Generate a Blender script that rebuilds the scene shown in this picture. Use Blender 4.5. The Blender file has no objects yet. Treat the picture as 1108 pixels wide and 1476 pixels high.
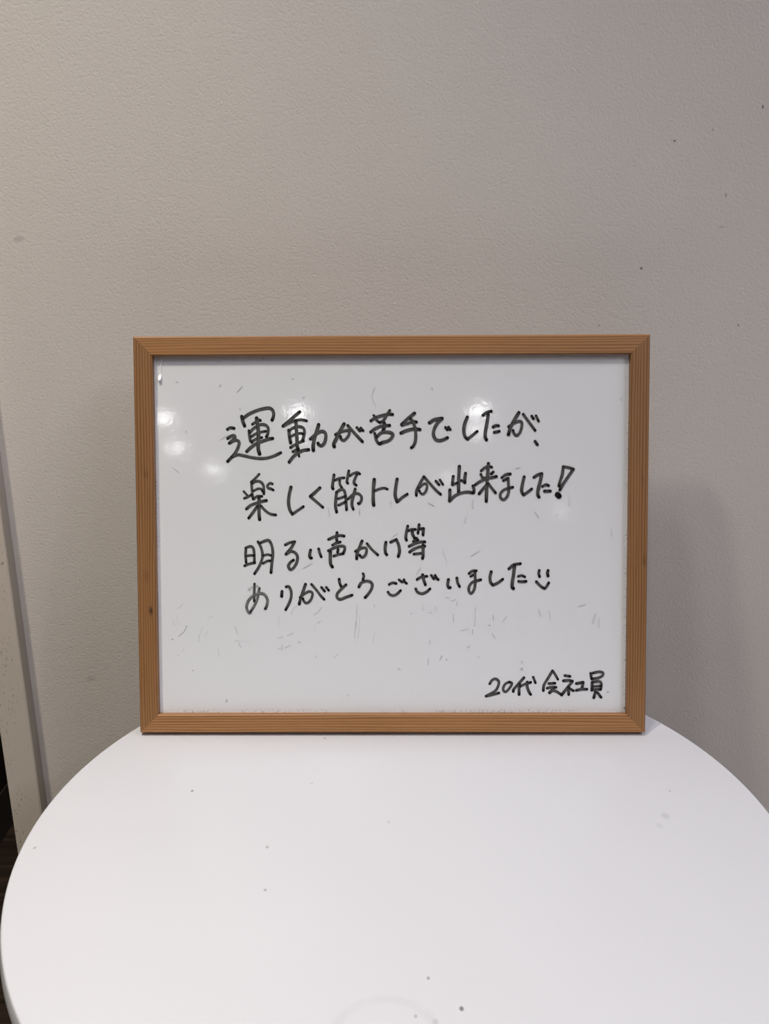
import bpy, bmesh, math, random
from mathutils import Vector, Matrix

# ------------------------------------------------------------------ camera, world, exposure
sc = bpy.context.scene
COL = sc.collection
TZ = 0.72                       # table top height above the floor
CEIL = 2.42
WALL_Y = 0.84

cam_d = bpy.data.cameras.new('camera')
cam = bpy.data.objects.new('camera', cam_d)
COL.objects.link(cam)
cam_d.sensor_fit = 'VERTICAL'
cam_d.sensor_height = 36.0
cam_d.lens = 36.0 * 1232.3 / 1476.0
cam_d.clip_start = 0.01
PITCH, ROLL = 0.282, -0.0057
F = Vector((0, math.cos(PITCH), -math.sin(PITCH)))
U = Vector((0, math.sin(PITCH), math.cos(PITCH)))
X = Vector((1, 0, 0))
Rr = X * math.cos(ROLL) + U * math.sin(ROLL)
Ur = U * math.cos(ROLL) - X * math.sin(ROLL)
m = Matrix((Rr, Ur, -F)).transposed().to_4x4()
m.translation = Vector((0, 0, TZ + 0.404))
cam.matrix_world = m
sc.camera = cam

sc.view_settings.view_transform = 'Standard'
sc.view_settings.look = 'None'
sc.view_settings.gamma = 1.0
sc.view_settings.use_curve_mapping = False
sc.view_settings.exposure = -0.12
sc.cycles.use_denoising = True
sc.cycles.max_bounces = 8

world = bpy.data.worlds.new('World')
sc.world = world
world.use_nodes = True
bg = world.node_tree.nodes['Background']
bg.inputs[0].default_value = (1.0, 0.56, 0.34, 1)
bg.inputs[1].default_value = 0.02

# ceiling downlights with a lit lamp behind the diffuser: (x, y, power rgb in watts, label)
KEY_LIGHTS = [
    (-0.65, 0.14, (7.19, 6.60, 5.46), 'bright round ceiling downlight left of the table, nearest the wall'),
    (-0.30, 0.25, (2.86, 2.90, 3.00), 'round ceiling downlight almost straight above the whiteboard'),
    (-0.17, -0.30, (3.3, 3.35, 3.6), 'round ceiling downlight above the front of the table'),
    (1.70, -1.00, (11.5, 11.8, 13.3), 'round ceiling downlight far right behind the viewer'),
    (1.00, -2.20, (5.91, 5.90, 5.78), 'round ceiling downlight two metres behind the viewer on the right'),
]
FILL_PANEL = (1.35, -0.42, 0.15, 2.2, (17.5, 17.4, 19.9))     # soft fill added to brighten the right side: x, y, width, length, power
LAMP_R = 0.06
SPREAD = 1.75
FAR_LIGHTS = [  # seen mirrored in the whiteboard: x, y, glow
    (-1.58, -4.05, 9.0), (-1.70, -4.83, 8.0), (-1.58, -5.58, 9.0), (-0.66, -3.95, 10.0),
    (-0.72, -4.55, 6.0), (0.52, -3.93, 9.0), (0.56, -4.40, 6.0), (0.42, -5.99, 4.0), (1.72, -7.58, 5.0),
]

# ------------------------------------------------------------------ helpers
def obj(name, bm, mat=None, parent=None, smooth=False):
    me = bpy.data.meshes.new(name)
    bm.normal_update()
    bm.to_mesh(me)
    bm.free()
    if mat is not None:
        me.materials.append(mat)
    if smooth:
        for p in me.polygons:
            p.use_smooth = True
    o = bpy.data.objects.new(name, me)
    COL.objects.link(o)
    if parent is not None:
        o.parent = parent
    return o

def thing(name, label, cat, loc=(0, 0, 0), rot=(0, 0, 0), group=None):
    o = bpy.data.objects.new(name, None)
    o.empty_display_size = 0.05
    COL.objects.link(o)
    o.location = loc
    o.rotation_euler = rot
    o['label'] = label
    o['category'] = cat
    if group:
        o['group'] = group
    return o

def struct(name, bm, mat, label, cat, smooth=False):
    o = obj(name, bm, mat, None, smooth)
    o['kind'] = 'structure'
    o['label'] = label
    o['category'] = cat
    return o

def box(bm, x0, x1, y0, y1, z0, z1):
    vs = [bm.verts.new((x, y, z)) for z in (z0, z1) for y in (y0, y1) for x in (x0, x1)]
    for f in ((0, 2, 3, 1), (4, 5, 7, 6), (0, 1, 5, 4), (2, 6, 7, 3), (0, 4, 6, 2), (1, 3, 7, 5)):
        bm.faces.new([vs[i] for i in f])
    return vs

def bevel(bm, w, seg=2):
    bmesh.ops.bevel(bm, geom=list(bm.edges), offset=w, segments=seg, affect='EDGES', clamp_overlap=True)

def lathe(bm, prof, n=128):
    rings = []
    for r, z in prof:
        if r < 1e-6:
            rings.append([bm.verts.new((0, 0, z))])
        else:
            rings.append([bm.verts.new((r * math.cos(2 * math.pi * k / n), r * math.sin(2 * math.pi * k / n), z)) for k in range(n)])
    for a, b in zip(rings, rings[1:]):
        for k in range(n):
            k2 = (k + 1) % n
            if len(a) == 1 and len(b) == 1:
                continue
            if len(a) == 1:
                bm.faces.new((a[0], b[k], b[k2]))
            elif len(b) == 1:
                bm.faces.new((a[k], b[0], a[k2]))
            else:
                bm.faces.new((a[k], b[k], b[k2], a[k2]))
    bmesh.ops.recalc_face_normals(bm, faces=list(bm.faces))

class NT:
    """small node-tree writer"""
    def __init__(self, name):
        self.mat = bpy.data.materials.new(name)
        self.mat.use_nodes = True
        self.t = self.mat.node_tree
        self.b = self.t.nodes['Principled BSDF']
    def n(self, kind, **kw):
        nd = self.t.nodes.new(kind)
        for k, v in kw.items():
            if k.startswith('i_'):
                key = k[2:]
                nd.inputs[int(key) if key.isdigit() else key].default_value = v
            else:
                setattr(nd, k, v)
        return nd
    def l(self, a, b):
        self.t.links.new(a, b)
    def set(self, **kw):
        for k, v in kw.items():
            self.b.inputs[k.replace('_', ' ')].default_value = v
        return self
    def math(self, op, a, b=None, clamp=False):
        nd = self.n('ShaderNodeMath', operation=op, use_clamp=clamp)
        for i, v in enumerate((a, b)):
            if v is None:
                continue
            if isinstance(v, (int, float)):
                nd.inputs[i].default_value = v
            else:
                self.l(v, nd.inputs[i])
        return nd.outputs[0]
    def vmul(self, v, s):
        nd = self.n('ShaderNodeVectorMath', operation='MULTIPLY')
        self.l(v, nd.inputs[0])
        nd.inputs[1].default_value = s
        return nd.outputs[0]
    def mix(self, fac, a, b):
        nd = self.n('ShaderNodeMix', data_type='RGBA')
        for i, v in ((0, fac), (6, a), (7, b)):
            if isinstance(v, (int, float)):
                nd.inputs[i].default_value = v
            elif isinstance(v, tuple):
                nd.inputs[i].default_value = (*v, 1) if len(v) == 3 else v
            else:
                self.l(v, nd.inputs[i])
        return nd.outputs[2]
    def noise(self, vec, scale, detail=2.0, rough=0.5, dist=0.0):
        nd = self.n('ShaderNodeTexNoise')
        nd.inputs['Scale'].default_value = scale
        nd.inputs['Detail'].default_value = detail
        nd.inputs['Roughness'].default_value = rough
        nd.inputs['Distortion'].default_value = dist
        self.l(vec, nd.inputs['Vector'])
        return nd.outputs['Fac']
    def ramp(self, v, stops):
        nd = self.n('ShaderNodeValToRGB')
        e = nd.color_ramp.elements
        while len(e) < len(stops):
            e.new(0.5)
        for el, (p, c) in zip(e, stops):
            el.position = p
            el.color = (*c, 1) if isinstance(c, tuple) else (c, c, c, 1)
        self.l(v, nd.inputs[0])
        return nd.outputs[0]
    def bump(self, h, strength, dist):
        nd = self.n('ShaderNodeBump')
        nd.inputs['Strength'].default_value = strength
        nd.inputs['Distance'].default_value = dist
        self.l(h, nd.inputs['Height'])
        self.l(nd.outputs[0], self.b.inputs['Normal'])
    def coord(self):
        return self.n('ShaderNodeTexCoord').outputs['Object']
    def spots(self, vec, lst):
        """small stains: centre, radii and strength, summed to one mask"""
        tot = None
        for c, r, k in lst:
            s = self.n('ShaderNodeVectorMath', operation='SUBTRACT')
            self.l(vec, s.inputs[0]); s.inputs[1].default_value = c
            d = self.n('ShaderNodeVectorMath', operation='DIVIDE')
            self.l(s.outputs[0], d.inputs[0]); d.inputs[1].default_value = r
            ln = self.n('ShaderNodeVectorMath', operation='LENGTH')
            self.l(d.outputs[0], ln.inputs[0])
            mr = self.n('ShaderNodeMapRange', interpolation_type='SMOOTHSTEP')
            self.l(ln.outputs['Value'], mr.inputs[0])
            mr.inputs[1].default_value = 0.35; mr.inputs[2].default_value = 1.0
            mr.inputs[3].default_value = k; mr.inputs[4].default_value = 0.0
            tot = mr.outputs[0] if tot is None else self.math('MAXIMUM', tot, mr.outputs[0])
        return tot

# ------------------------------------------------------------------ materials
WALL_RGB = (0.79, 0.728, 0.668)
def wall_material():
    a = NT('pebbled wallpaper')
    v = a.coord()
    big = a.noise(v, 9.0, 3, 0.6)
    spots = [((-0.340, WALL_Y, TZ + 0.4283), (0.008, 1, 0.0035), 0.22),
             ((-0.319, WALL_Y, TZ - 0.0261), (0.009, 1, 0.004), 0.18),
             ((0.244, WALL_Y, TZ + 0.399), (0.0020, 1, 0.0018), 0.75),
             ((0.2656, WALL_Y, TZ + 0.5104), (0.0018, 1, 0.0014), 0.75),
             ((0.3424, WALL_Y, TZ + 0.5383), (0.0014, 1, 0.0022), 0.75),
             ((0.3416, WALL_Y, TZ + 0.3457), (0.0014, 1, 0.0014), 0.65),
             ((0.3171, WALL_Y, TZ + 0.4638), (0.0015, 1, 0.0030), 0.40),
             ((0.2993, WALL_Y, TZ + 0.5195), (0.0013, 1, 0.0016), 0.40),
             ((0.3162, WALL_Y, TZ + 0.4358), (0.0045, 1, 0.0014), 0.22),
             ((0.2073, WALL_Y, TZ + 0.3464), (0.0012, 1, 0.0012), 0.60)]
    jit = a.n('ShaderNodeTexNoise'); jit.inputs['Scale'].default_value = 160.0; a.l(v, jit.inputs['Vector'])
    js = a.n('ShaderNodeVectorMath', operation='MULTIPLY_ADD'); a.l(jit.outputs['Color'], js.inputs[0])
    js.inputs[1].default_value = (0.008, 0.0, 0.006); a.l(v, js.inputs[2])
    jc = a.n('ShaderNodeVectorMath', operation='SUBTRACT'); a.l(js.outputs[0], jc.inputs[0]); jc.inputs[1].default_value = (0.004, 0.0, 0.003)
    sp = a.math('MAXIMUM', a.spots(jc.outputs[0], spots[:2]), a.spots(v, spots[2:]))
    base = a.mix(big, tuple(c * 0.97 for c in WALL_RGB), tuple(c * 1.03 for c in WALL_RGB))
    col = a.mix(sp, base, (0.12, 0.11, 0.10))
    a.l(col, a.b.inputs['Base Color'])
    a.set(Roughness=0.55)
    fine = a.noise(v, 430.0, 1.5, 0.5, 0.4)
    pit = a.ramp(fine, [(0.30, 0.0), (0.46, 0.55), (0.60, 0.62), (0.74, 1.0)])
    a.bump(pit, 0.36, 0.0006)
    return a.mat

def plain(name, rgb, rough=0.5, **kw):
    a = NT(name)
    v = a.coord()
    nz = a.noise(v, 14.0, 3, 0.6)
    a.l(a.mix(nz, tuple(c * 0.95 for c in rgb), tuple(min(1, c * 1.05) for c in rgb)), a.b.inputs['Base Color'])
    a.set(Roughness=rough, **kw)
    return a

def casing_material():
    a = NT('painted door casing')
    v = a.coord()
    st = a.noise(a.vmul(v, (900, 900, 260)), 1.0, 1.0, 0.5)
    patch = a.noise(a.vmul(v, (60, 60, 9)), 1.0, 2.0, 0.5)
    chips = a.math('MULTIPLY', a.ramp(st, [(0.66, 0.0), (0.72, 1.0)]), a.ramp(patch, [(0.48, 0.0), (0.62, 0.9)]))
    a.l(a.mix(chips, (0.76, 0.675, 0.58), (0.16, 0.13, 0.10)), a.b.inputs['Base Color'])
    a.set(Roughness=0.45)
    return a.mat

def wood_material(name, dark):
    a = NT(name)
    v = a.coord()
    oi = a.n('ShaderNodeObjectInfo')
    off = a.math('MULTIPLY', oi.outputs['Random'], 3.0)
    cmb = a.n('ShaderNodeCombineXYZ'); a.l(off, cmb.inputs[0])
    add = a.n('ShaderNodeVectorMath', operation='ADD'); a.l(v, add.inputs[0]); a.l(cmb.outputs[0], add.inputs[1])
    v2 = add.outputs[0]
    sep = a.n('ShaderNodeSeparateXYZ'); a.l(v, sep.inputs[0])
    warp = a.noise(a.vmul(v2, (4.0, 30.0, 75.0)), 1.0, 2.0, 0.5)
    slow = a.noise(a.vmul(v2, (2.2, 5.0, 5.0)), 1.0, 1.0, 0.5)
    ph = a.math('ADD', a.math('MULTIPLY', a.math('ADD', sep.outputs[2], a.math('MULTIPLY', sep.outputs[1], 0.4)), 1 / 0.0024),
                a.math('ADD', a.math('MULTIPLY', warp, 2.2), a.math('MULTIPLY', slow, 3.0)))
    saw = a.math('FRACT', ph)
    lines = a.ramp(saw, [(0.0, 0.12), (0.35, 0.0), (0.62, 0.35), (0.84, 1.0), (0.93, 0.75), (1.0, 0.12)])
    fine = a.noise(a.vmul(v2, (40.0, 1400.0, 1400.0)), 1.0, 2.0, 0.6)
    tone = a.noise(a.vmul(v2, (9.0, 20.0, 90.0)), 1.0, 2.0, 0.5)
    strength = a.math('MULTIPLY', lines, a.ramp(tone, [(0.3, 0.6), (0.6, 1.0)]))
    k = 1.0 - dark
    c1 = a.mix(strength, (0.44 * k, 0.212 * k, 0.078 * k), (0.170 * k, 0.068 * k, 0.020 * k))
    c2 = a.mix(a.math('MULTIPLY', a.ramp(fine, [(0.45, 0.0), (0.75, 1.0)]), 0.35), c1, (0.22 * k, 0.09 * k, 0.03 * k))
    kn = a.n('ShaderNodeAttribute'); kn.attribute_name = 'knot'
    c4 = a.mix(kn.outputs['Fac'], c2, (0.035, 0.014, 0.006))
    a.l(c4, a.b.inputs['Base Color'])
    a.set(Roughness=0.48)
    a.bump(saw, 0.05, 0.0003)
    return a.mat

BOARD_RGB = (0.82, 0.828, 0.845)
def board_material():
    a = NT('glossy whiteboard film')
    v = a.coord()
    dust = a.noise(v, 900.0, 2, 0.5)
    where = a.noise(v, 30.0, 3, 0.6)
    d = a.math('MULTIPLY', a.ramp(dust, [(0.68, 0.0), (0.76, 1.0)]), a.ramp(where, [(0.52, 0.0), (0.70, 0.30)]))
    # marker dust gathered along the bottom and side edges
    sep = a.n('ShaderNodeSeparateXYZ'); a.l(v, sep.inputs[0])
    low = a.n('ShaderNodeMapRange'); a.l(sep.outputs[2], low.inputs[0])
    low.inputs[1].default_value = 0.0165; low.inputs[2].default_value = 0.0205
    low.inputs[3].default_value = 1.0; low.inputs[4].default_value = 0.0
    ax_ = a.math('ABSOLUTE', sep.outputs[0])
    sid = a.n('ShaderNodeMapRange'); a.l(ax_, sid.inputs[0])
    sid.inputs[1].default_value = 0.2045; sid.inputs[2].default_value = 0.2085
    sid.inputs[3].default_value = 0.0; sid.inputs[4].default_value = 0.8
    dn = a.noise(a.vmul(v, (1, 1, 1)), 650.0, 3, 0.65)
    clump = a.noise(v, 22.0, 2, 0.6)
    e = a.math('MULTIPLY', a.math('MAXIMUM', low.outputs[0], sid.outputs[0]),
               a.math('MULTIPLY', a.ramp(dn, [(0.50, 0.0), (0.68, 0.85)]), a.ramp(clump, [(0.40, 0.15), (0.58, 1.0)])))
    a.l(a.mix(a.math('MAXIMUM', d, e), BOARD_RGB, (0.10, 0.09, 0.085)), a.b.inputs['Base Color'])
    a.set(Roughness=0.06)
    wav = a.noise(v, 400.0, 2, 0.5, 0.2)
    slow = a.noise(v, 45.0, 1, 0.5)
    h = a.math('ADD', a.math('MULTIPLY', wav, 0.17), a.math('MULTIPLY', slow, 0.5))
    a.bump(h, 0.30, 0.00035)
    return a.mat

def ink_material():
    a = NT('black dry-erase ink')
    at = a.n('ShaderNodeAttribute'); at.attribute_name = 'ink'
    a.l(a.ramp(at.outputs['Fac'], [(0.0, BOARD_RGB), (0.35, (0.30, 0.30, 0.30)), (0.55, (0.100, 0.096, 0.091)), (0.75, (0.032, 0.031, 0.030)), (1.0, (0.003, 0.003, 0.003))]),
        a.b.inputs['Base Color'])
    a.set(Roughness=0.3)
    a.b.inputs['Specular IOR Level'].default_value = 0.3
    return a.mat

def table_material():
    a = NT('glossy white plastic')
    v = a.coord()
    pts = [(-0.1551, 0.5954, 1.0, .8), (-0.0861, 0.5261, 1.2, .4), (-0.0817, 0.4819, 1.0, .45), (0.0242, 0.4072, 1.0, .5),
           (0.0419, 0.3856, 1.3, .75), (-0.2543, 0.5268, 1.2, .35), (0.2123, 0.5598, 3.0, .16), (0.2258, 0.5917, 0.9, .35),
           (0.204, 0.5481, 2.6, .09), (0.0158, 0.3807, 1.0, .35), (0.0265, 0.3769, 1.8, .22), (-0.0541, 0.6736, 1.3, .35),
           (0.0018, 0.5541, 1.2, .18), (-0.0603, 0.605, 1.2, .18)]
    cx, cy = TABLE_C
    sp = a.spots(v, [((x - cx, y - cy, TZ), (r * .001 * 1.4, r * .001 * 1.8, .05), k) for x, y, r, k in pts])
    # faint cup ring near the front
    s = a.n('ShaderNodeVectorMath', operation='SUBTRACT'); a.l(v, s.inputs[0])
    s.inputs[1].default_value = (-0.001 - cx, 0.362 - cy, TZ)
    ln = a.n('ShaderNodeVectorMath', operation='LENGTH'); a.l(s.outputs[0], ln.inputs[0])
    band = a.math('ABSOLUTE', a.math('SUBTRACT', ln.outputs['Value'], 0.0305))
    rg = a.n('ShaderNodeMapRange', interpolation_type='SMOOTHSTEP'); a.l(band, rg.inputs[0])
    rg.inputs[1].default_value = 0.001; rg.inputs[2].default_value = 0.0045
    rg.inputs[3].default_value = 0.06; rg.inputs[4].default_value = 0.0
    ring = a.math('MULTIPLY', rg.outputs[0], a.ramp(a.noise(v, 60.0, 2), [(0.3, 0.3), (0.6, 1.0)]))
    tot = a.math('MAXIMUM', sp, ring)
    a.l(a.mix(tot, (0.722, 0.724, 0.758), (0.10, 0.09, 0.085)), a.b.inputs['Base Color'])
    a.set(Roughness=0.24)
    return a.mat

def floor_material():
    a = NT('dark streaked wood floor')
    v = a.coord()
    g = a.noise(a.vmul(v, (3.0, 95.0, 1.0)), 1.0, 3.0, 0.6)
    a.l(a.ramp(g, [(0.30, (0.022, 0.014, 0.009)), (0.52, (0.055, 0.036, 0.024)), (0.72, (0.12, 0.082, 0.055))]), a.b.inputs['Base Color'])
    a.set(Roughness=0.5)
    return a.mat

def lamp_material(strength, rgb):
    a = NT('lamp diffuser')
    a.set(Base_Color=(0.9, 0.9, 0.9, 1))
    a.b.inputs['Emission Color'].default_value = (*rgb, 1)
    a.b.inputs['Emission Strength'].default_value = strength
    return a.mat

TABLE_C = (0.0136, 0.5519)
TABLE_R = 0.2808
M_wall = wall_material()
M_casing = casing_material()
M_wood = wood_material('stained pine', 0.0)
M_wood_side = wood_material('darker stained pine', 0.22)  # same pine, the side grain's weaker sheen darkened into the colour
M_board = board_material()
M_ink = ink_material()
M_table = table_material()
M_floor = floor_material()
M_cas_side = plain('grey casing side', (0.50, 0.445, 0.40), 0.5).mat
M_ceil = plain('matt white ceiling', (0.80, 0.79, 0.77), 0.8).mat
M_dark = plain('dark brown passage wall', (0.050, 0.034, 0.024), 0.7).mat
M_skirt = plain('grey brown skirting', (0.10, 0.082, 0.072), 0.9).mat
M_trim = plain('white lamp trim', (0.85, 0.85, 0.85), 0.4).mat
M_back = plain('brown hardboard back', (0.20, 0.12, 0.07), 0.8).mat
M_metal = plain('pale foot metal', (0.80, 0.80, 0.81), 0.3).mat
M_film = NT('white glint film'); M_film.set(Base_Color=(0.95, 0.95, 0.95, 1), Roughness=0.10); M_film = M_film.mat

# ------------------------------------------------------------------ the room
STRIP_X = -0.3843               # where the papered wall ends at the door casing
CAS_Y = 0.824                   # front of the casing
CAS_X0 = -0.4178
bm = bmesh.new(); box(bm, STRIP_X, 3.2, WALL_Y, WALL_Y + 0.10, 0, CEIL)
struct('wall_back', bm, M_wall, 'beige pebbled wallpapered wall behind the round table', 'wall')
bm = bmesh.new(); box(bm, -3.2, -0.86, WALL_Y, WALL_Y + 0.10, 0, CEIL)
struct('wall_front', bm, M_wall, 'papered wall on the far side of the dark doorway', 'wall')
bm = bmesh.new(); box(bm, -3.2, 3.2, -9.0, 3.2, -0.05, 0.0)
struct('floor', bm, M_floor, 'dark brown streaked floor seen left of the table', 'floor')
bm = bmesh.new(); box(bm, -3.2, 3.2, -9.0, 3.2, CEIL, CEIL + 0.05)
struct('ceiling', bm, M_ceil, 'white ceiling with recessed downlights', 'ceiling')
# door casing: a painted board standing 16 mm proud of the wall, with a thin grey piece along its side
bm = bmesh.new(); box(bm, CAS_X0, STRIP_X - 0.0008, CAS_Y, WALL_Y + 0.10, 0, CEIL); bevel(bm, 0.0006)
struct('trim_1', bm, M_casing, 'chipped beige painted door casing at the left edge', 'door casing')
bm = bmesh.new(); box(bm, STRIP_X - 0.0008, STRIP_X, CAS_Y + 0.0006, WALL_Y, 0, CEIL)
struct('trim_2', bm, M_cas_side, 'narrow grey edge along the side of the painted door casing', 'trim')
# dark passage beyond the doorway
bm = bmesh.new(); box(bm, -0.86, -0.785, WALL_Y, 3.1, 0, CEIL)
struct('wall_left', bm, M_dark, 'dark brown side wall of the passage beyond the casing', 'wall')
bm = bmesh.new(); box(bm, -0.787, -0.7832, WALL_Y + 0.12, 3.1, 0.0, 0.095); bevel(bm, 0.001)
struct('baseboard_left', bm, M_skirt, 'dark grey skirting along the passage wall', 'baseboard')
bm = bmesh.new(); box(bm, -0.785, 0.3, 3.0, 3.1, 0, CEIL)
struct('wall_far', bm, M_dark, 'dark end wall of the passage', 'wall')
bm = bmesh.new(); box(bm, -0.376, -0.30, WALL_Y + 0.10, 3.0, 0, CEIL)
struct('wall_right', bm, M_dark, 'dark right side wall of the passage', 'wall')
bm = bmesh.new(); box(bm, -0.785, CAS_X0, WALL_Y + 0.02, WALL_Y + 0.10, 2.05, CEIL)
struct('wall_header', bm, M_wall, 'papered wall over the dark doorway', 'wall')

# ------------------------------------------------------------------ ceiling downlights
def downlight(x, y, glow, rad, label, power=None, spread=2.27):
    t = thing('ceiling_light', label, 'ceiling light', (x, y, CEIL), (0, 0, 0), 'ceiling downlights')
    b = bmesh.new()
    lathe(b, [(rad * 1.02, 0.0), (rad * 1.02, -0.004), (rad * 1.25, -0.006), (rad * 1.30, -0.003), (rad * 1.30, 0.0)], 48)
    obj('trim_ring', b, M_trim, t, True)
    b = bmesh.new()
    lathe(b, [(rad, -0.001), (0, -0.002)], 48)
    for f in b.faces:
        if f.normal.z > 0:
            f.normal_flip()
    obj('diffuser', b, lamp_material(glow, (1.0, 1.0, 1.0)), t)
    if power:
        L = bpy.data.lights.new('lamp', 'AREA')
        L.shape = 'DISK'
        L.size = 2 * rad
        L.spread = spread
        L.energy = max(power)
        L.color = tuple(p / max(power) for p in power)
        lo = bpy.data.objects.new('lamp', L)
        COL.objects.link(lo)
        lo.parent = t
        lo.location = (0, 0, -0.0045)
    return t

for x, y, pw, lb in KEY_LIGHTS:
    if max(pw) > 0:
        downlight(x, y, 6.0, LAMP_R, lb, pw, SPREAD if x < -0.5 else 2.27)
def fill_panel(x, y, w, l, power, label):  # unseen soft light, added to lift the right-hand wall
    t = thing('fill_panel_light', label, 'ceiling light', (x, y, CEIL))
    b = bmesh.new()
    for q in ((-w / 2 - 0.012, -w / 2, -l / 2 - 0.012, l / 2 + 0.012), (w / 2, w / 2 + 0.012, -l / 2 - 0.012, l / 2 + 0.012),
              (-w / 2, w / 2, -l / 2 - 0.012, -l / 2), (-w / 2, w / 2, l / 2, l / 2 + 0.012)):
        box(b, *q, -0.012, 0.0)
    obj('frame', b, M_trim, t)
    b = bmesh.new(); box(b, -w / 2, w / 2, -l / 2, l / 2, -0.004, 0.0)
    obj('diffuser', b, lamp_material(3.0, (0.95, 0.97, 1.0)), t)
    L = bpy.data.lights.new('lamp', 'AREA')
    L.shape = 'RECTANGLE'; L.size = w; L.size_y = l
    L.energy = max(power); L.color = tuple(p / max(power) for p in power)
    lo = bpy.data.objects.new('lamp', L)
    COL.objects.link(lo); lo.parent = t; lo.location = (0, 0, -0.006)

fill_panel(*FILL_PANEL, 'long soft fill panel added on the ceiling right of the table')
for x, y, g in FAR_LIGHTS:
    downlight(x, y, 9.0 * g, 0.055, 'round recessed downlight in the ceiling far behind the viewer')

# ------------------------------------------------------------------ round table
tb = thing('round_table', 'small round white glossy table pushed up to the wall', 'table', (TABLE_C[0], TABLE_C[1], 0))
bm = bmesh.new()
R_ = TABLE_R
prof = [(0, TZ)]
prof += [(R_ * k / 6, TZ) for k in range(1, 6)]
prof += [(R_ - 0.0040, TZ), (R_ - 0.0031, TZ), (R_ - 0.0024, TZ - 0.0002), (R_ - 0.0019, TZ - 0.0008), (R_ - 0.0015, TZ - 0.0020),
         (R_ - 0.0006, TZ - 0.0060), (R_, TZ - 0.0110), (R_ - 0.0004, TZ - 0.0160), (R_ - 0.002, TZ - 0.0195), (R_ - 0.006, TZ - 0.022),
         (R_ - 0.05, TZ - 0.024), (0.05, TZ - 0.026), (0, TZ - 0.026)]
lathe(bm, prof, 256)
obj('table_top', bm, M_table, tb, True)
bm = bmesh.new()
lathe(bm, [(0, TZ - 0.026), (0.10, TZ - 0.026), (0.10, TZ - 0.032), (0.045, TZ - 0.05), (0.030, TZ - 0.12), (0.027, 0.40), (0.034, 0.16), (0.06, 0.06),
           (0.12, 0.028), (0.20, 0.014), (0.205, 0.006), (0.20, 0.0), (0, 0.0)], 96)
obj('pedestal', bm, M_table, tb, True)

# ------------------------------------------------------------------ framed whiteboard, leaning back on its rear leg
LEAN, YAW = 0.2299, -0.0104
T = 0.016
Z0 = T * math.sin(LEAN) - 0.0002
BW, BH, RW, REC = 0.450, 0.3509, 0.0168, 0.0066
wb = thing('whiteboard', 'small wooden framed whiteboard with handwritten Japanese message standing on the table', 'whiteboard',
           (0.0055, 0.6755, TZ + Z0), (-LEAN, 0, YAW))

def rail(length, knots=()):
    """mitred rail: local x along, z across (outer edge at z=0, inner at RW), y back"""
    b = bmesh.new()
    n = 60
    # more points across the front face so that knots resolve
    front = [(0.0016 + (RW - 0.0024) * k / 14, 0.0) for k in range(15)]
    prof = [(0, 0.0030), (0.0003, 0.0015), (0.0009, 0.0004)] + front + [(RW, 0.0008), (RW, T), (0, T)]
    rows = []
    for i in range(n + 1):
        s = i / n
        rows.append([b.verts.new(((-length / 2 + z + 0.00007) * (1 - s) + (length / 2 - z - 0.00007) * s, y, z)) for z, y in prof])
    k = len(prof)
    for r0, r1 in zip(rows, rows[1:]):
        for j in range(k):
            b.faces.new((r0[j], r0[(j + 1) % k], r1[(j + 1) % k], r1[j]))
    b.faces.new(rows[0][::-1]); b.faces.new(rows[-1])
    bmesh.ops.recalc_face_normals(b, faces=list(b.faces))
    return b

def add_knots(o, knots):
    at = o.data.attributes.new('knot', 'FLOAT', 'POINT')
    for i, v in enumerate(o.data.vertices):
        k = 0.0
        for kx, kz, rx, rz, st in knots:
            d = math.hypot((v.co.x - kx) / rx, (v.co.z - kz) / rz)
            k = max(k, st * max(0.0, min(1.0, 1.6 - 1.2 * d)))
        at.data[i].value = k

specs = [  # length, origin, rotation about local y, knots
    (BW, (0, 0, 0), 0.0, []),                                   # bottom
    (BW, (0, 0, BH), math.pi, []),                              # top
    (BH, (-BW / 2, 0, BH / 2), math.pi / 2, [(0.0665, 0.0122, 0.0035, 0.0016, 1.0), (-0.056, 0.010, 0.004, 0.0025, 0.30), (0.035, 0.009, 0.005, 0.0025, 0.22)]),   # left
    (BH, (BW / 2, 0, BH / 2), -math.pi / 2, [(-0.022, 0.003, 0.005, 0.0016, 0.45), (0.05, 0.006, 0.006, 0.0015, 0.25)]),   # right
]
for L, org, ry, kn in specs:
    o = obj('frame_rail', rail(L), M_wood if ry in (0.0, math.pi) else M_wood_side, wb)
    o.location = org
    o.rotation_euler = (0, ry, 0)
    add_knots(o, kn)

bm = bmesh.new()
box(bm, -BW / 2 + RW - 0.0004, BW / 2 - RW + 0.0004, REC, REC + 0.003, RW - 0.0004, BH - RW + 0.0004)
panel = obj('writing_surface', bm, M_board, wb)
panel['label'] = 'glossy white dry-erase surface'
bm = bmesh.new()
box(bm, -BW / 2 + RW, BW / 2 - RW, REC + 0.0032, T - 0.001, RW, BH - RW)
obj('backing_board', bm, M_back, wb)
# easel leg behind the board
bm = bmesh.new()
p0, p1 = Vector((0, T, 0.235)), Vector((0, 0.1215, 0.0262))
d = (p1 - p0).normalized(); s_ = Vector((0, -d.z, d.y)) * 0.003
vs = []
for p in (p0, p1):
    for sx in (-0.014, 0.014):
        for q in (-1, 1):
            vs.append(bm.verts.new(p + Vector((sx, 0, 0)) + s_ * q))
for f in ((0, 1, 3, 2), (4, 6, 7, 5), (0, 4, 5, 1), (2, 3, 7, 6), (0, 2, 6, 4), (1, 5, 7, 3)):
    bm.faces.new([vs[i] for i in f])
bmesh.ops.recalc_face_normals(bm, faces=list(bm.faces))
obj('easel_leg', bm, M_wood, wb)
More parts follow.
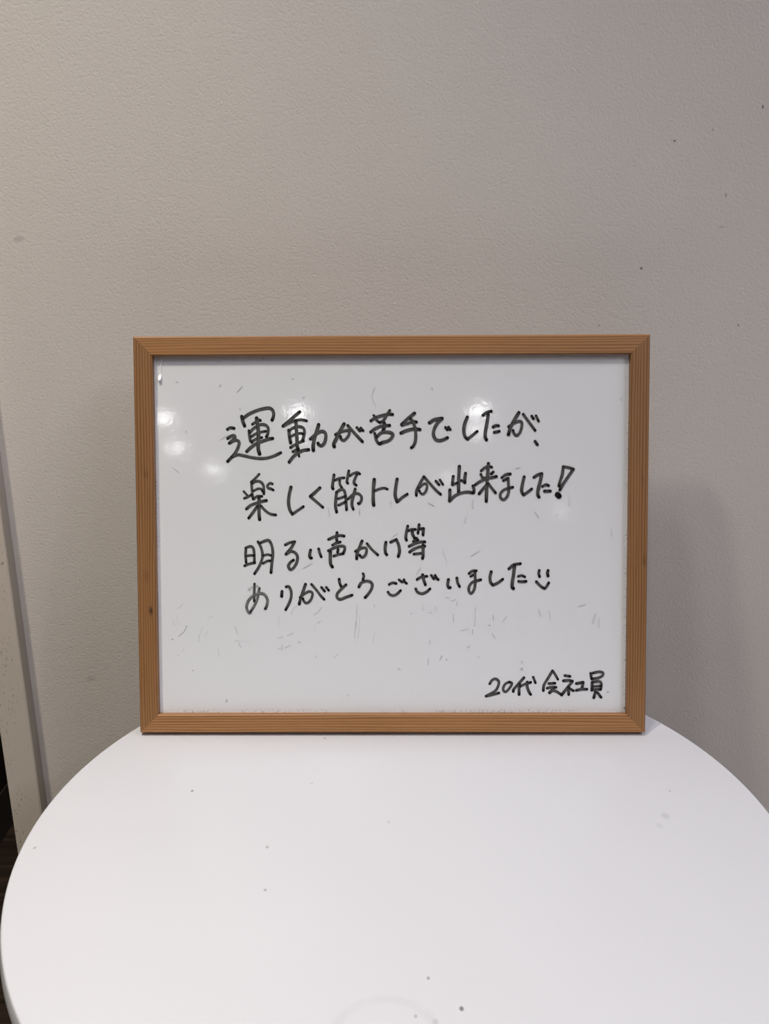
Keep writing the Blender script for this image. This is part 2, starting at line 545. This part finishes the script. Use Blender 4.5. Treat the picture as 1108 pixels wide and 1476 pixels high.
# little flap of lifted film at the top left, made white and angled to glint
bm = bmesh.new()
zt = BH - RW
Rwb = (Matrix.Rotation(YAW, 3, 'Z') @ Matrix.Rotation(-LEAN, 3, 'X'))
fp = Vector((-0.2035, REC - 0.0012, zt - 0.0185))
wp = Rwb @ fp + Vector((0.0055, 0.6755, TZ + Z0))
hv = (cam.matrix_world.translation - wp).normalized() + (Vector((KEY_LIGHTS[0][0], KEY_LIGHTS[0][1], CEIL)) - wp).normalized()
nl = (Rwb.transposed() @ hv.normalized()).normalized()
up = (Vector((0, 0, 1)) - nl * nl.z).normalized()
sd = nl.cross(up)
rows = []
for i in range(9):
    t = i / 8
    hw = 0.0006 + 0.0011 * math.sin(math.pi * min(1.0, 0.12 + 0.80 * t))
    c = fp + up * (0.0034 - 0.0068 * t) + sd * (-0.0006 * (1 - t)) + nl * (0.00010 * math.sin(math.pi * t))
    rows.append([bm.verts.new(c + sd * hw * u + nl * 0.00005 * (1 - u * u)) for u in (-1, -0.5, 0, 0.5, 1)])
# thread running up to the frame, a shallow ridge on the surface
for i in range(1, 7):
    t = i / 6
    c = Vector((-0.2026 + 0.0008 * t, REC - 0.0007 * (1 - t) - 0.0003, zt - 0.0145 + 0.0140 * t))
    rows.insert(0, [bm.verts.new(c + Vector((0.0007 * u * (1 - 0.35 * t), 0.0004 * u * u, 0))) for u in (1, 0.5, 0, -0.5, -1)][::(1 if sd.x < 0 else -1)])
for r0, r1 in zip(rows, rows[1:]):
    for j in range(4):
        bm.faces.new((r0[j], r0[j + 1], r1[j + 1], r1[j]))
ext = bmesh.ops.extrude_face_region(bm, geom=list(bm.faces))
for q in ext['geom']:
    if isinstance(q, bmesh.types.BMVert):
        q.co.y += 0.00015
bmesh.ops.recalc_face_normals(bm, faces=list(bm.faces))
o = obj('lifted_film', bm, M_film, panel, True)
o['label'] = 'white teardrop of lifted film, angled to glint'

# ------------------------------------------------------------------ handwriting: strokes in tenths of a millimetre on the board
LINES = [
  [(30,1,-1315,2814,-1307,2776,-1291,2731),(29,1,-1302,2797,-1254,2832,-1188,2862,-1121,2881,-1071,2885,-1043,2867,-1033,2832,-1039,2802,-1048,2781),(25,1,-1221,2745,-1189,2765,-1161,2782,-1151,2778),(25,1,-1253,2688,-1248,2638,-1241,2602,-1227,2586),(26,1,-1245,2672,-1211,2708,-1161,2738,-1117,2741,-1087,2720,-1083,2687,-1091,2648,-1099,2636),(23,1,-1234,2635,-1195,2659,-1145,2676,-1107,2683),(23,1,-1227,2593,-1185,2618,-1140,2628),(29,1,-1274,2506,-1241,2538,-1191,2572,-1135,2595,-1080,2614,-1045,2620),(33,1,-1184,2798,-1173,2726,-1169,2616,-1172,2527,-1161,2484),(26,1,-1443,2701,-1416,2715,-1384,2710),(27,1,-1441,2622,-1412,2640,-1387,2647,-1377,2630,-1401,2603,-1428,2579),(27,1,-1424,2581,-1390,2600,-1357,2604,-1340,2583,-1351,2539,-1375,2495,-1411,2454,-1444,2419),(26,1,-1406,2457,-1353,2477,-1303,2469,-1237,2454,-1165,2444,-1098,2447,-1037,2465,-975,2493),(29,1,-804,2850,-864,2801,-920,2753,-951,2728),(25,1,-951,2726,-903,2752,-848,2773,-793,2782,-744,2773),(29,1,-901,2691,-896,2637,-886,2581),(26,1,-898,2685,-859,2713,-810,2723,-771,2707,-763,2669,-772,2625,-783,2595),(24,1,-891,2630,-849,2652,-799,2663,-777,2657),(25,1,-886,2540,-844,2565,-794,2590,-773,2597),(25,1,-866,2503,-839,2517,-817,2528),(29,1,-900,2411,-867,2454,-828,2487,-784,2511,-728,2520),(30,1,-839,2773,-835,2708,-830,2625,-827,2548,-821,2523),(19,1,-815,2477,-812,2461),(31,1,-638,2739,-650,2696,-672,2630,-687,2559,-686,2514),(29,1,-710,2614,-678,2643,-644,2668,-606,2681,-578,2662,-576,2619,-590,2575,-615,2554,-638,2564,-644,2576),(31,1,-414,2744,-445,2690,-478,2624,-505,2569,-501,2546),(25,1,-490,2652,-461,2668,-412,2684,-376,2687,-368,2661,-384,2628,-415,2600,-440,2613,-446,2635),(26,1,-381,2731,-340,2684,-296,2635,-252,2589),(23,1,-301,2713,-276,2684),(23,1,-267,2709,-246,2685),(17,1,-282,2687,-263,2685),(27,1,-177,2772,-136,2798,-80,2816,-25,2827,13,2826),(22,1,-152,2818,-130,2782,-103,2757),(25,1,-11,2861,-42,2815,-69,2771,-100,2757),(27,1,-179,2673,-136,2704,-75,2726,-13,2730),(31,1,-59,2748,-61,2711,-69,2686),(26,1,-144,2659,-133,2612,-117,2579,-95,2569),(29,1,-125,2633,-86,2666,-37,2672,2,2664,16,2643,-4,2610,-37,2590,-76,2581,-97,2569),(29,1,206,2836,146,2788,94,2739),(26,1,94,2733,151,2748,195,2763,223,2759),(29,1,87,2663,140,2685,206,2699,253,2693),(27,1,170,2792,195,2754,212,2699,217,2633,210,2578,192,2544,179,2535),(30,1,337,2752,383,2779,448,2790),(29,1,448,2788,410,2752,383,2706,372,2654,388,2610,421,2595,460,2603,495,2620),(25,1,478,2711,494,2691),(25,1,505,2713,521,2691),(29,1,669,2800,647,2740,639,2681,650,2631,672,2608),(26,1,672,2607,713,2639,756,2674),(29,1,809,2817,838,2838,878,2850),(30,1,853,2820,844,2757,830,2674,828,2625,838,2602),(26,1,896,2713,921,2726,944,2723),(26,1,907,2666,950,2675),(30,1,1121,2837,1086,2778,1053,2716,1031,2647),(24,1,1032,2716,1080,2745,1124,2763,1147,2749,1144,2701,1127,2657,1103,2639,1079,2657,1072,2682),(24,1,1160,2824,1207,2760,1265,2682),(24,1,1234,2807,1250,2784),(24,1,1272,2809,1294,2764),(26,1,1265,2585,1285,2558),],
  [(22,1,-1167,2305,-1201,2269,-1238,2236),(23,1,-1235,2231,-1233,2181,-1228,2120,-1223,2086),(24,1,-1227,2224,-1191,2243,-1152,2235,-1130,2203,-1127,2164,-1127,2131),(21,1,-1219,2157,-1180,2177,-1147,2172,-1139,2153),(23,1,-1217,2085,-1187,2109,-1145,2110),(19,1,-1305,2153,-1270,2114),(22,1,-1300,2092,-1264,2108,-1236,2124),(23,1,-1051,2218,-1071,2226,-1095,2203,-1086,2181,-1064,2176,-1043,2164),(26,1,-1283,1998,-1243,2030,-1193,2049,-1137,2066,-1105,2072),(29,1,-1170,2097,-1170,2020,-1171,1953,-1167,1904),(26,1,-1188,2019,-1227,1964,-1264,1917),(23,1,-1154,2025,-1116,1983,-1072,1953,-1023,1944),(29,1,-886,2190,-903,2119,-909,2052,-899,1991,-876,1952),(24,1,-874,1952,-827,1984,-778,2017),(29,1,-631,2182,-673,2143,-715,2107),(24,1,-715,2106,-662,2060,-605,2010),(26,1,-505,2296,-514,2239,-520,2190,-514,2174),(22,1,-496,2249,-458,2266,-415,2271),(22,1,-456,2249,-453,2212,-436,2184),(24,1,-374,2332,-384,2278,-392,2234,-384,2224),(22,1,-364,2290,-331,2310,-298,2318,-277,2305),(24,1,-303,2299,-323,2255,-328,2222,-309,2205),(27,1,-483,2142,-490,2084,-493,2018,-484,1969),(25,1,-484,2144,-442,2169,-415,2156,-404,2106,-399,2045,-396,1989),(22,1,-471,2086,-404,2108),(23,1,-465,2029,-404,2058),(26,1,-319,2171,-337,2106,-349,2040,-337,1994),(24,1,-381,2084,-337,2122,-293,2131,-265,2106,-265,2073,-282,2042,-292,2045),(30,1,-150,2255,-157,2183,-160,2105,-158,2044,-155,2029),(22,1,-149,2154,-99,2173,-60,2179,-34,2169),(29,1,52,2257,40,2185,35,2113,51,2059),(25,1,55,2058,98,2096,141,2124),(25,1,288,2278,253,2218,223,2154,221,2115),(22,1,242,2178,276,2208,303,2217,317,2190,303,2146,278,2124,254,2139,249,2154),(24,1,293,2274,347,2212,397,2157,435,2123),(23,1,393,2240,422,2206),(23,1,430,2249,455,2209),(29,1,601,2368,597,2303,594,2231,594,2140),(27,1,547,2280,542,2242,540,2208),(22,1,542,2206,583,2224),(27,1,655,2307,649,2264,649,2226),(23,1,619,2245,649,2228),(29,1,517,2160,517,2109,515,2065),(26,1,517,2064,561,2108,616,2133,672,2142,721,2134),(26,1,721,2196,730,2164,727,2136),(24,1,793,2329,826,2356,859,2367,885,2361),(29,1,856,2392,851,2313,845,2219,840,2131,838,2061),(24,1,790,2297,804,2269,833,2263),(26,1,898,2317,882,2303),(26,1,742,2207,793,2240,848,2262,892,2270,927,2278),(27,1,848,2212,810,2169,775,2126),(24,1,859,2212,887,2175,920,2134),(25,1,975,2268,1011,2295,1049,2300),(24,1,989,2242,1022,2259),(24,1,1031,2262,1033,2207,1036,2152,1022,2102,992,2073,964,2092,962,2125,989,2157,1028,2173,1071,2184),(27,1,1171,2274,1157,2213,1149,2152,1164,2119),(25,1,1167,2115,1207,2142,1237,2167),(26,1,1257,2270,1289,2291,1322,2302),(29,1,1325,2301,1314,2240,1295,2162,1292,2115,1302,2097),(24,1,1332,2189,1361,2205,1386,2197),(26,1,1350,2148,1402,2148),(25,1,1514,2363,1506,2294,1485,2228,1477,2194),(23,1,1514,2363,1558,2356,1601,2342),(26,1,1603,2340,1559,2276,1515,2211,1486,2159),(49,1,1465,2117,1478,2105),],
  [(24,1,-1292,1645,-1295,1590,-1292,1523),(24,1,-1293,1651,-1253,1665,-1228,1650,-1220,1612,-1218,1562,-1218,1520),(22,1,-1293,1578,-1254,1584,-1220,1583),(24,1,-1305,1492,-1266,1508,-1214,1519),(24,1,-1184,1706,-1161,1663,-1145,1601,-1151,1545,-1180,1478,-1218,1421),(26,1,-1163,1695,-1119,1714,-1085,1715,-1061,1668,-1053,1601,-1062,1517,-1071,1430),(21,1,-1137,1583,-1098,1592,-1070,1583),(22,1,-1140,1513,-1104,1533,-1076,1536),(25,1,-941,1678,-902,1697,-858,1705),(26,1,-858,1704,-885,1656,-936,1596),(26,1,-936,1594,-891,1619,-852,1605,-834,1567,-845,1511,-876,1466,-901,1459,-916,1489,-898,1521,-871,1541),(27,1,-717,1630,-726,1589,-722,1564,-710,1560),(25,1,-645,1641,-637,1606,-623,1571),(25,1,-557,1725,-511,1746,-455,1760,-419,1754),(26,1,-482,1785,-486,1745,-483,1707),(24,1,-522,1675,-489,1693,-453,1702),(25,1,-559,1624,-511,1649,-456,1665,-417,1661,-416,1627,-431,1599),(24,1,-512,1577,-473,1590,-428,1598),(24,1,-473,1636,-478,1610),(29,1,-542,1615,-543,1555,-540,1505,-525,1481),(27,1,-260,1710,-281,1658,-303,1602,-309,1553),(24,1,-319,1619,-284,1637,-245,1651,-221,1640,-226,1596,-251,1566,-275,1574,-280,1584),(23,1,-216,1687,-173,1635,-120,1586),(27,1,-49,1698,-56,1646,-53,1607,-42,1589),(25,1,-7,1699,43,1723),(27,1,45,1722,64,1674,72,1618,61,1572),(25,1,145,1842,133,1791,127,1741,133,1717),(24,1,152,1801,180,1812,213,1812),(27,1,185,1800,188,1768,206,1735),(25,1,245,1854,241,1818,235,1779),(24,1,252,1817,285,1820),(26,1,283,1817,280,1764),(24,1,195,1707,235,1720),(24,1,224,1734,230,1712),(25,1,157,1662,202,1685,252,1700,296,1701),(25,1,161,1612,202,1639,252,1658,295,1664),(23,1,199,1593,235,1597,274,1600),(27,1,281,1672,280,1618,280,1573,275,1555),],
  [(19,0.25,-1271,1279,-1237,1301,-1194,1309),(22,1,-1219,1329,-1221,1274,-1224,1206,-1222,1173),(23,0.8,-1176,1289,-1185,1251,-1194,1201,-1217,1145,-1254,1083),(25,0.8,-1257,1078,-1268,1069,-1287,1094,-1292,1133,-1272,1183,-1227,1225,-1165,1244,-1126,1228,-1104,1184,-1112,1133,-1125,1106),(27,1,-975,1261,-978,1218),(25,1,-937,1303,-913,1303,-894,1262,-895,1206,-915,1150,-943,1098),(27,1,-765,1325,-788,1259,-808,1203,-822,1148),(23,1,-815,1208,-771,1242,-732,1261,-704,1247,-710,1203,-733,1169,-761,1156,-783,1178,-788,1196),(23,1,-712,1325,-670,1276,-632,1225,-600,1190),(23,1,-623,1297,-595,1263),(23,1,-580,1297,-559,1271),(26,1,-465,1370,-461,1337,-450,1309),(26,1,-405,1320,-447,1281,-484,1236,-481,1202,-453,1190,-409,1207,-352,1227),(23,1,-253,1420,-246,1399,-254,1365),(26,1,-290,1301,-269,1336,-224,1353,-185,1343,-171,1314,-185,1270,-213,1230,-235,1206),(24,1,-20,1323,10,1337,41,1331),(24,1,-31,1254,-15,1233,18,1223,52,1240,80,1268),(22,1,67,1364,94,1343),(23,1,111,1365,114,1348,133,1332),(19,1,91,1348,116,1350),(24,1,227,1367,264,1388,314,1395),(27,1,276,1408,286,1364,300,1320),(25,1,216,1282,230,1255,269,1240,308,1254,341,1282),(24,1,353,1402,376,1372),(25,1,387,1402,398,1381,414,1365),(19,1,375,1375,397,1386),(27,1,505,1365,498,1319,508,1292,520,1294),(25,1,580,1379,587,1335,604,1303),(24,1,688,1419,717,1440,751,1443),(22,1,702,1393,728,1407),(24,1,739,1435,742,1385,742,1324,729,1268,705,1241,686,1268,691,1307,717,1340,756,1354,792,1363),(27,1,884,1434,873,1385,879,1340,900,1316),(25,1,901,1315,945,1336,986,1367),(25,1,1041,1460,1081,1495,1142,1506),(30,1,1090,1490,1082,1413,1071,1340,1071,1295,1081,1285),(23,1,1124,1393,1154,1400,1181,1388),(25,1,1127,1348,1160,1345,1192,1348),(25,1,1309,1445,1304,1418,1312,1391),(26,1,1387,1444,1381,1423,1387,1396),(24,1,1283,1345,1321,1306,1355,1285),(24,1,1358,1284,1374,1300,1393,1335),],
  [(24,1,874,428,895,460,926,472,954,449,948,405,918,360,841,317),(24,1,842,316,890,327,956,345),(23,1,1046,443,1013,426,994,388,1003,360,1024,360,1057,398,1071,432,1049,444),(25,1,1179,483,1135,433,1091,382,1084,359),(26,1,1141,426,1136,388,1136,332),(24,1,1148,405,1191,426,1240,441),(26,1,1208,443,1208,399,1225,354,1239,332),(23,1,1261,488,1281,437),(24,1,1432,545,1393,478,1357,416,1352,366),(22,1,1434,545,1460,506,1481,468),(25,1,1402,430,1454,433),(24,1,1386,388,1427,398,1465,396),(25,1,1449,392,1406,348),(24,1,1409,345,1433,365,1466,360,1513,330),(24,1,1543,502,1588,495),(26,1,1531,455,1577,458,1610,452),(26,1,1610,449,1567,393,1515,326),(26,1,1575,398,1578,332),(24,1,1585,386,1619,365),(26,1,1646,430,1705,441),(25,1,1706,437,1695,387),(25,1,1646,369,1689,378,1739,379),(24,1,1772,522,1781,472),(24,1,1794,525,1844,536,1880,527,1878,503,1845,483,1785,472),(26,1,1787,443,1784,370),(24,1,1789,443,1851,448,1868,421,1862,377),(21,1,1791,404,1862,409),(24,1,1791,375,1862,378),(25,1,1815,352,1802,303),(24,1,1836,346,1866,306),],
]
MARKS = [(7,0.3,-1911,1110,-1887,1122,-1861,1153),(9,0.55,-1904,861,-1877,880,-1847,911,-1830,956),(6,0.2,-1917,1038,-1908,985),(6,0.25,-1646,1020,-1598,1038),(8,0.3,-1725,807,-1716,875),(8,0.2,-1713,875,-1685,951),(14,0.5,-1963,832,-1957,831),(7,0.42,-1399,946,-1373,874),(7,0.42,-1365,797,-1349,757),(8,0.3,-1405,815,-1367,817),(6,0.16,-1367,812,-1229,809),(8,0.25,-1552,745,-1544,682),(8,0.2,-1874,721,-1855,755),(13,0.4,-1782,552,-1777,548),(10,0.25,-1918,692,-1908,688),(16,0.14,-1662,865,-1643,903),(6,0.3,-898,1056,-878,1104,-845,1132),(8,0.32,-694,1051,-655,1074,-624,1119),(9,0.36,-659,974,-634,993),(6,0.2,-1003,1042,-1008,951),(7,0.28,-933,864,-876,888),(7,0.28,-1022,836,-971,855),(7,0.36,-1020,741,-982,754),(7,0.33,-981,788,-979,725),(7,0.36,-956,754,-905,776),(11,0.38,-832,804,-814,804),(7,0.55,-316,993,-322,926),(6,0.28,-309,1141,-314,993),(6,0.28,-324,926,-333,844),(6,0.2,-285,1050,-289,935,-301,839),(7,0.25,-153,887,-166,801),(8,0.3,-155,1141,-152,1119),(8,0.3,-673,684,-675,662),(8,0.28,-514,662,-477,696),(6,0.16,-687,945,-687,902),(9,0.3,531,1173,570,1187),(9,0.3,576,1137,584,1161),(13,0.24,486,1206,507,1204),(9,0.3,548,1052,551,991),(8,0.24,743,1114,743,1024,734,945),(8,0.36,721,917,717,878),(8,0.45,901,1044,904,1001),(13,0.34,868,956,874,954),(8,0.26,325,658,326,599),(8,0.36,326,658,325,599),(8,0.4,429,647,448,681),(11,0.34,481,641,493,650),(10,0.28,336,788,342,816),(11,0.2,671,756,696,771),(13,0.3,172,1062,179,1059),(13,0.2,336,1070,353,1072),(10,0.4,1159,562,1168,556),(9,0.25,1154,635,1159,612),(9,0.15,620,912,687,925),(10,0.2,990,988,1019,1035),(13,0.2,768,675,779,669),(13,0.26,56,563,73,565),(10,0.16,386,1126,395,1092),(10,0.15,275,1137,280,1098),(8,0.2,-142,3063,-167,2990,-137,2911),(6,0.2,-1926,2362,-1877,2325),(8,0.16,-1504,2612,-1442,2654),(10,0.34,-1810,2686,-1804,2680),(10,0.34,-1329,2885,-1329,2879),(10,0.36,-868,3145,-856,3138),(8,0.3,-778,2974,-759,2980),(8,0.3,-1308,3080,-1352,3031),(10,0.38,358,3055,364,3048),(9,0.36,2011,2963,2018,2939),(13,0.3,-1128,3321,-1116,3315),(10,0.22,-1889,3125,-1877,3119),(10,0.24,-1510,3081,-1498,3093),(9,0.36,1270,1960,1301,1917),(10,0.14,1097,2352,1134,2358),(9,0.3,-281,1995,-282,1946),(9,0.2,-5,2062,-5,2012),(8,0.25,326,2048,376,2024),(9,0.2,713,2035,719,2010),(9,0.16,658,1925,646,1875),(8,0.3,-558,2008,-546,1928),(9,0.24,719,2072,719,2004),(8,0.15,-784,1471,-709,1514),(8,0.2,455,1623,492,1518),(8,0.2,221,1413,258,1475),(8,0.24,707,1579,775,1622),(6,0.3,7,1748,56,1778),(9,0.25,1460,1941,1466,1935),(9,0.14,1569,2112,1570,2020),(9,0.3,1306,1095,1325,1039),(9,0.22,1399,1082,1411,1014),(8,0.24,1657,1125,1718,1144),(8,0.2,1811,1063,1781,970),(8,0.22,1842,1019,1837,938),(13,0.5,1923,357,1929,357),(16,0.8,2073,213,2079,207),(9,0.3,1167,627,1167,615),(10,0.24,894,884,919,846),(10,0.24,1939,1804,1945,1749),(8,0.24,-1948,988,-1936,957),(10,0.4,-1486,272,-1479,290),(10,0.3,-401,321,-389,328),(13,0.35,1149,565,1161,571),]

def smooth_path(pts, step):
    P = [Vector(p) for p in pts]
    if len(P) == 2:
        dense = [P[0].lerp(P[1], k / 8) for k in range(9)]
    else:
        Q = [P[0] * 2 - P[1]] + P + [P[-1] * 2 - P[-2]]
        dense = []
        for i in range(1, len(Q) - 2):
            a, b, c, d = Q[i - 1:i + 3]
            for k in range(10):
                t = k / 10
                dense.append(0.5 * ((2 * b) + (c - a) * t + (2 * a - 5 * b + 4 * c - d) * t * t + (3 * b - a - 3 * c + d) * t ** 3))
        dense.append(P[-1])
    out = [dense[0]]
    for p in dense[1:-1]:
        if (p - out[-1]).length >= step:
            out.append(p)
    if (dense[-1] - out[-1]).length > 1e-7:
        out.append(dense[-1])
    return out

ACROSS = (-1.0, -0.86, -0.5, 0.0, 0.5, 0.86, 1.0)
def stroke(bm, lay, w, pts, y, k, rnd, tip=True):
    path = smooth_path(pts, w * 0.16)
    if len(path) < 2:
        return
    n = len(path)
    tang = []
    for i in range(n):
        a = path[max(0, i - 1)]; b = path[min(n - 1, i + 1)]
        t = (b - a)
        tang.append(t.normalized() if t.length > 1e-9 else Vector((1, 0)))
    hw = w / 2
    sec = []      # (centre, tangent, half width, arc length from the ends)
    acc = [0.0]
    for i in range(1, n):
        acc.append(acc[-1] + (path[i] - path[i - 1]).length)
    tot = acc[-1]
    cap = [0.99, 0.93, 0.80, 0.60, 0.32]
    for c in cap:
        sec.append((path[0] - tang[0] * hw * c, tang[0], hw * math.sqrt(1 - c * c), 0.0))
    ph = rnd.random() * 6.28
    for i in range(n):
        wv = 1.0 + 0.035 * math.sin(acc[i] / w * 1.1 + ph)
        sec.append((path[i], tang[i], hw * wv, acc[i]))
    for c in reversed(cap):
        sec.append((path[-1] + tang[-1] * hw * c, tang[-1], hw * math.sqrt(1 - c * c), tot))
    lean = rnd.uniform(-0.5, 0.5)
    prev = None
    for c, t, h, s in sec:
        nrm = Vector((-t.y, t.x))
        row = []
        e0 = math.exp(-s / (w * 0.30)) * 0.75
        e1 = min(1.0, 1.25 * math.exp(-(tot - s) / (w * 0.55)))
        for u in ACROSS:
            v = bm.verts.new((c.x + nrm.x * h * u, y, c.y + nrm.y * h * u))
            edge = abs(u - lean * 0.5) ** 2
            ink = 0.555 + 0.20 * min(edge, 1.0) + 0.03 * math.sin(s / w * 2.3 + ph)
            ink = ink + (1.0 - ink) * max(e0, e1)
            v[lay] = min(1.0, ink) * k if tip else 0.55 * k * (1.0 - abs(u) ** 3)
            row.append(v)
        if prev:
            for j in range(len(ACROSS) - 1):
                bm.faces.new((prev[j], row[j], row[j + 1], prev[j + 1]))
        prev = row

rnd = random.Random(4)
def write(strokes, name, label, y0, tip=True):
    b = bmesh.new()
    lay = b.verts.layers.float.new('ink')
    for i, st in enumerate(strokes):
        w, k, co = st[0], st[1], st[2:]
        pts = [(co[j] * 1e-4, co[j + 1] * 1e-4) for j in range(0, len(co), 2)]
        stroke(b, lay, w * 1e-4, pts, y0 - 0.000006 * i, k, rnd, tip)
    bmesh.ops.recalc_face_normals(b, faces=list(b.faces))
    for f in b.faces:
        if f.normal.y > 0:
            f.normal_flip()
    o = obj(name, b, M_ink, panel)
    o['label'] = label
    return o

LABELS = ['top line of black Japanese marker handwriting', 'second line of black handwriting ending in an exclamation mark',
          'short third line of black handwriting', 'fourth line of black handwriting ending in a smiley',
          'small black handwritten signature line at bottom right']
res = write(MARKS, 'eraser_residue', 'faint grey traces of wiped marker strokes', REC - 0.00004, tip=False)
res['kind'] = 'stuff'
for st, lb in zip(LINES, LABELS):
    write(st, 'handwriting', lb, REC - 0.0008 + 0.0005)
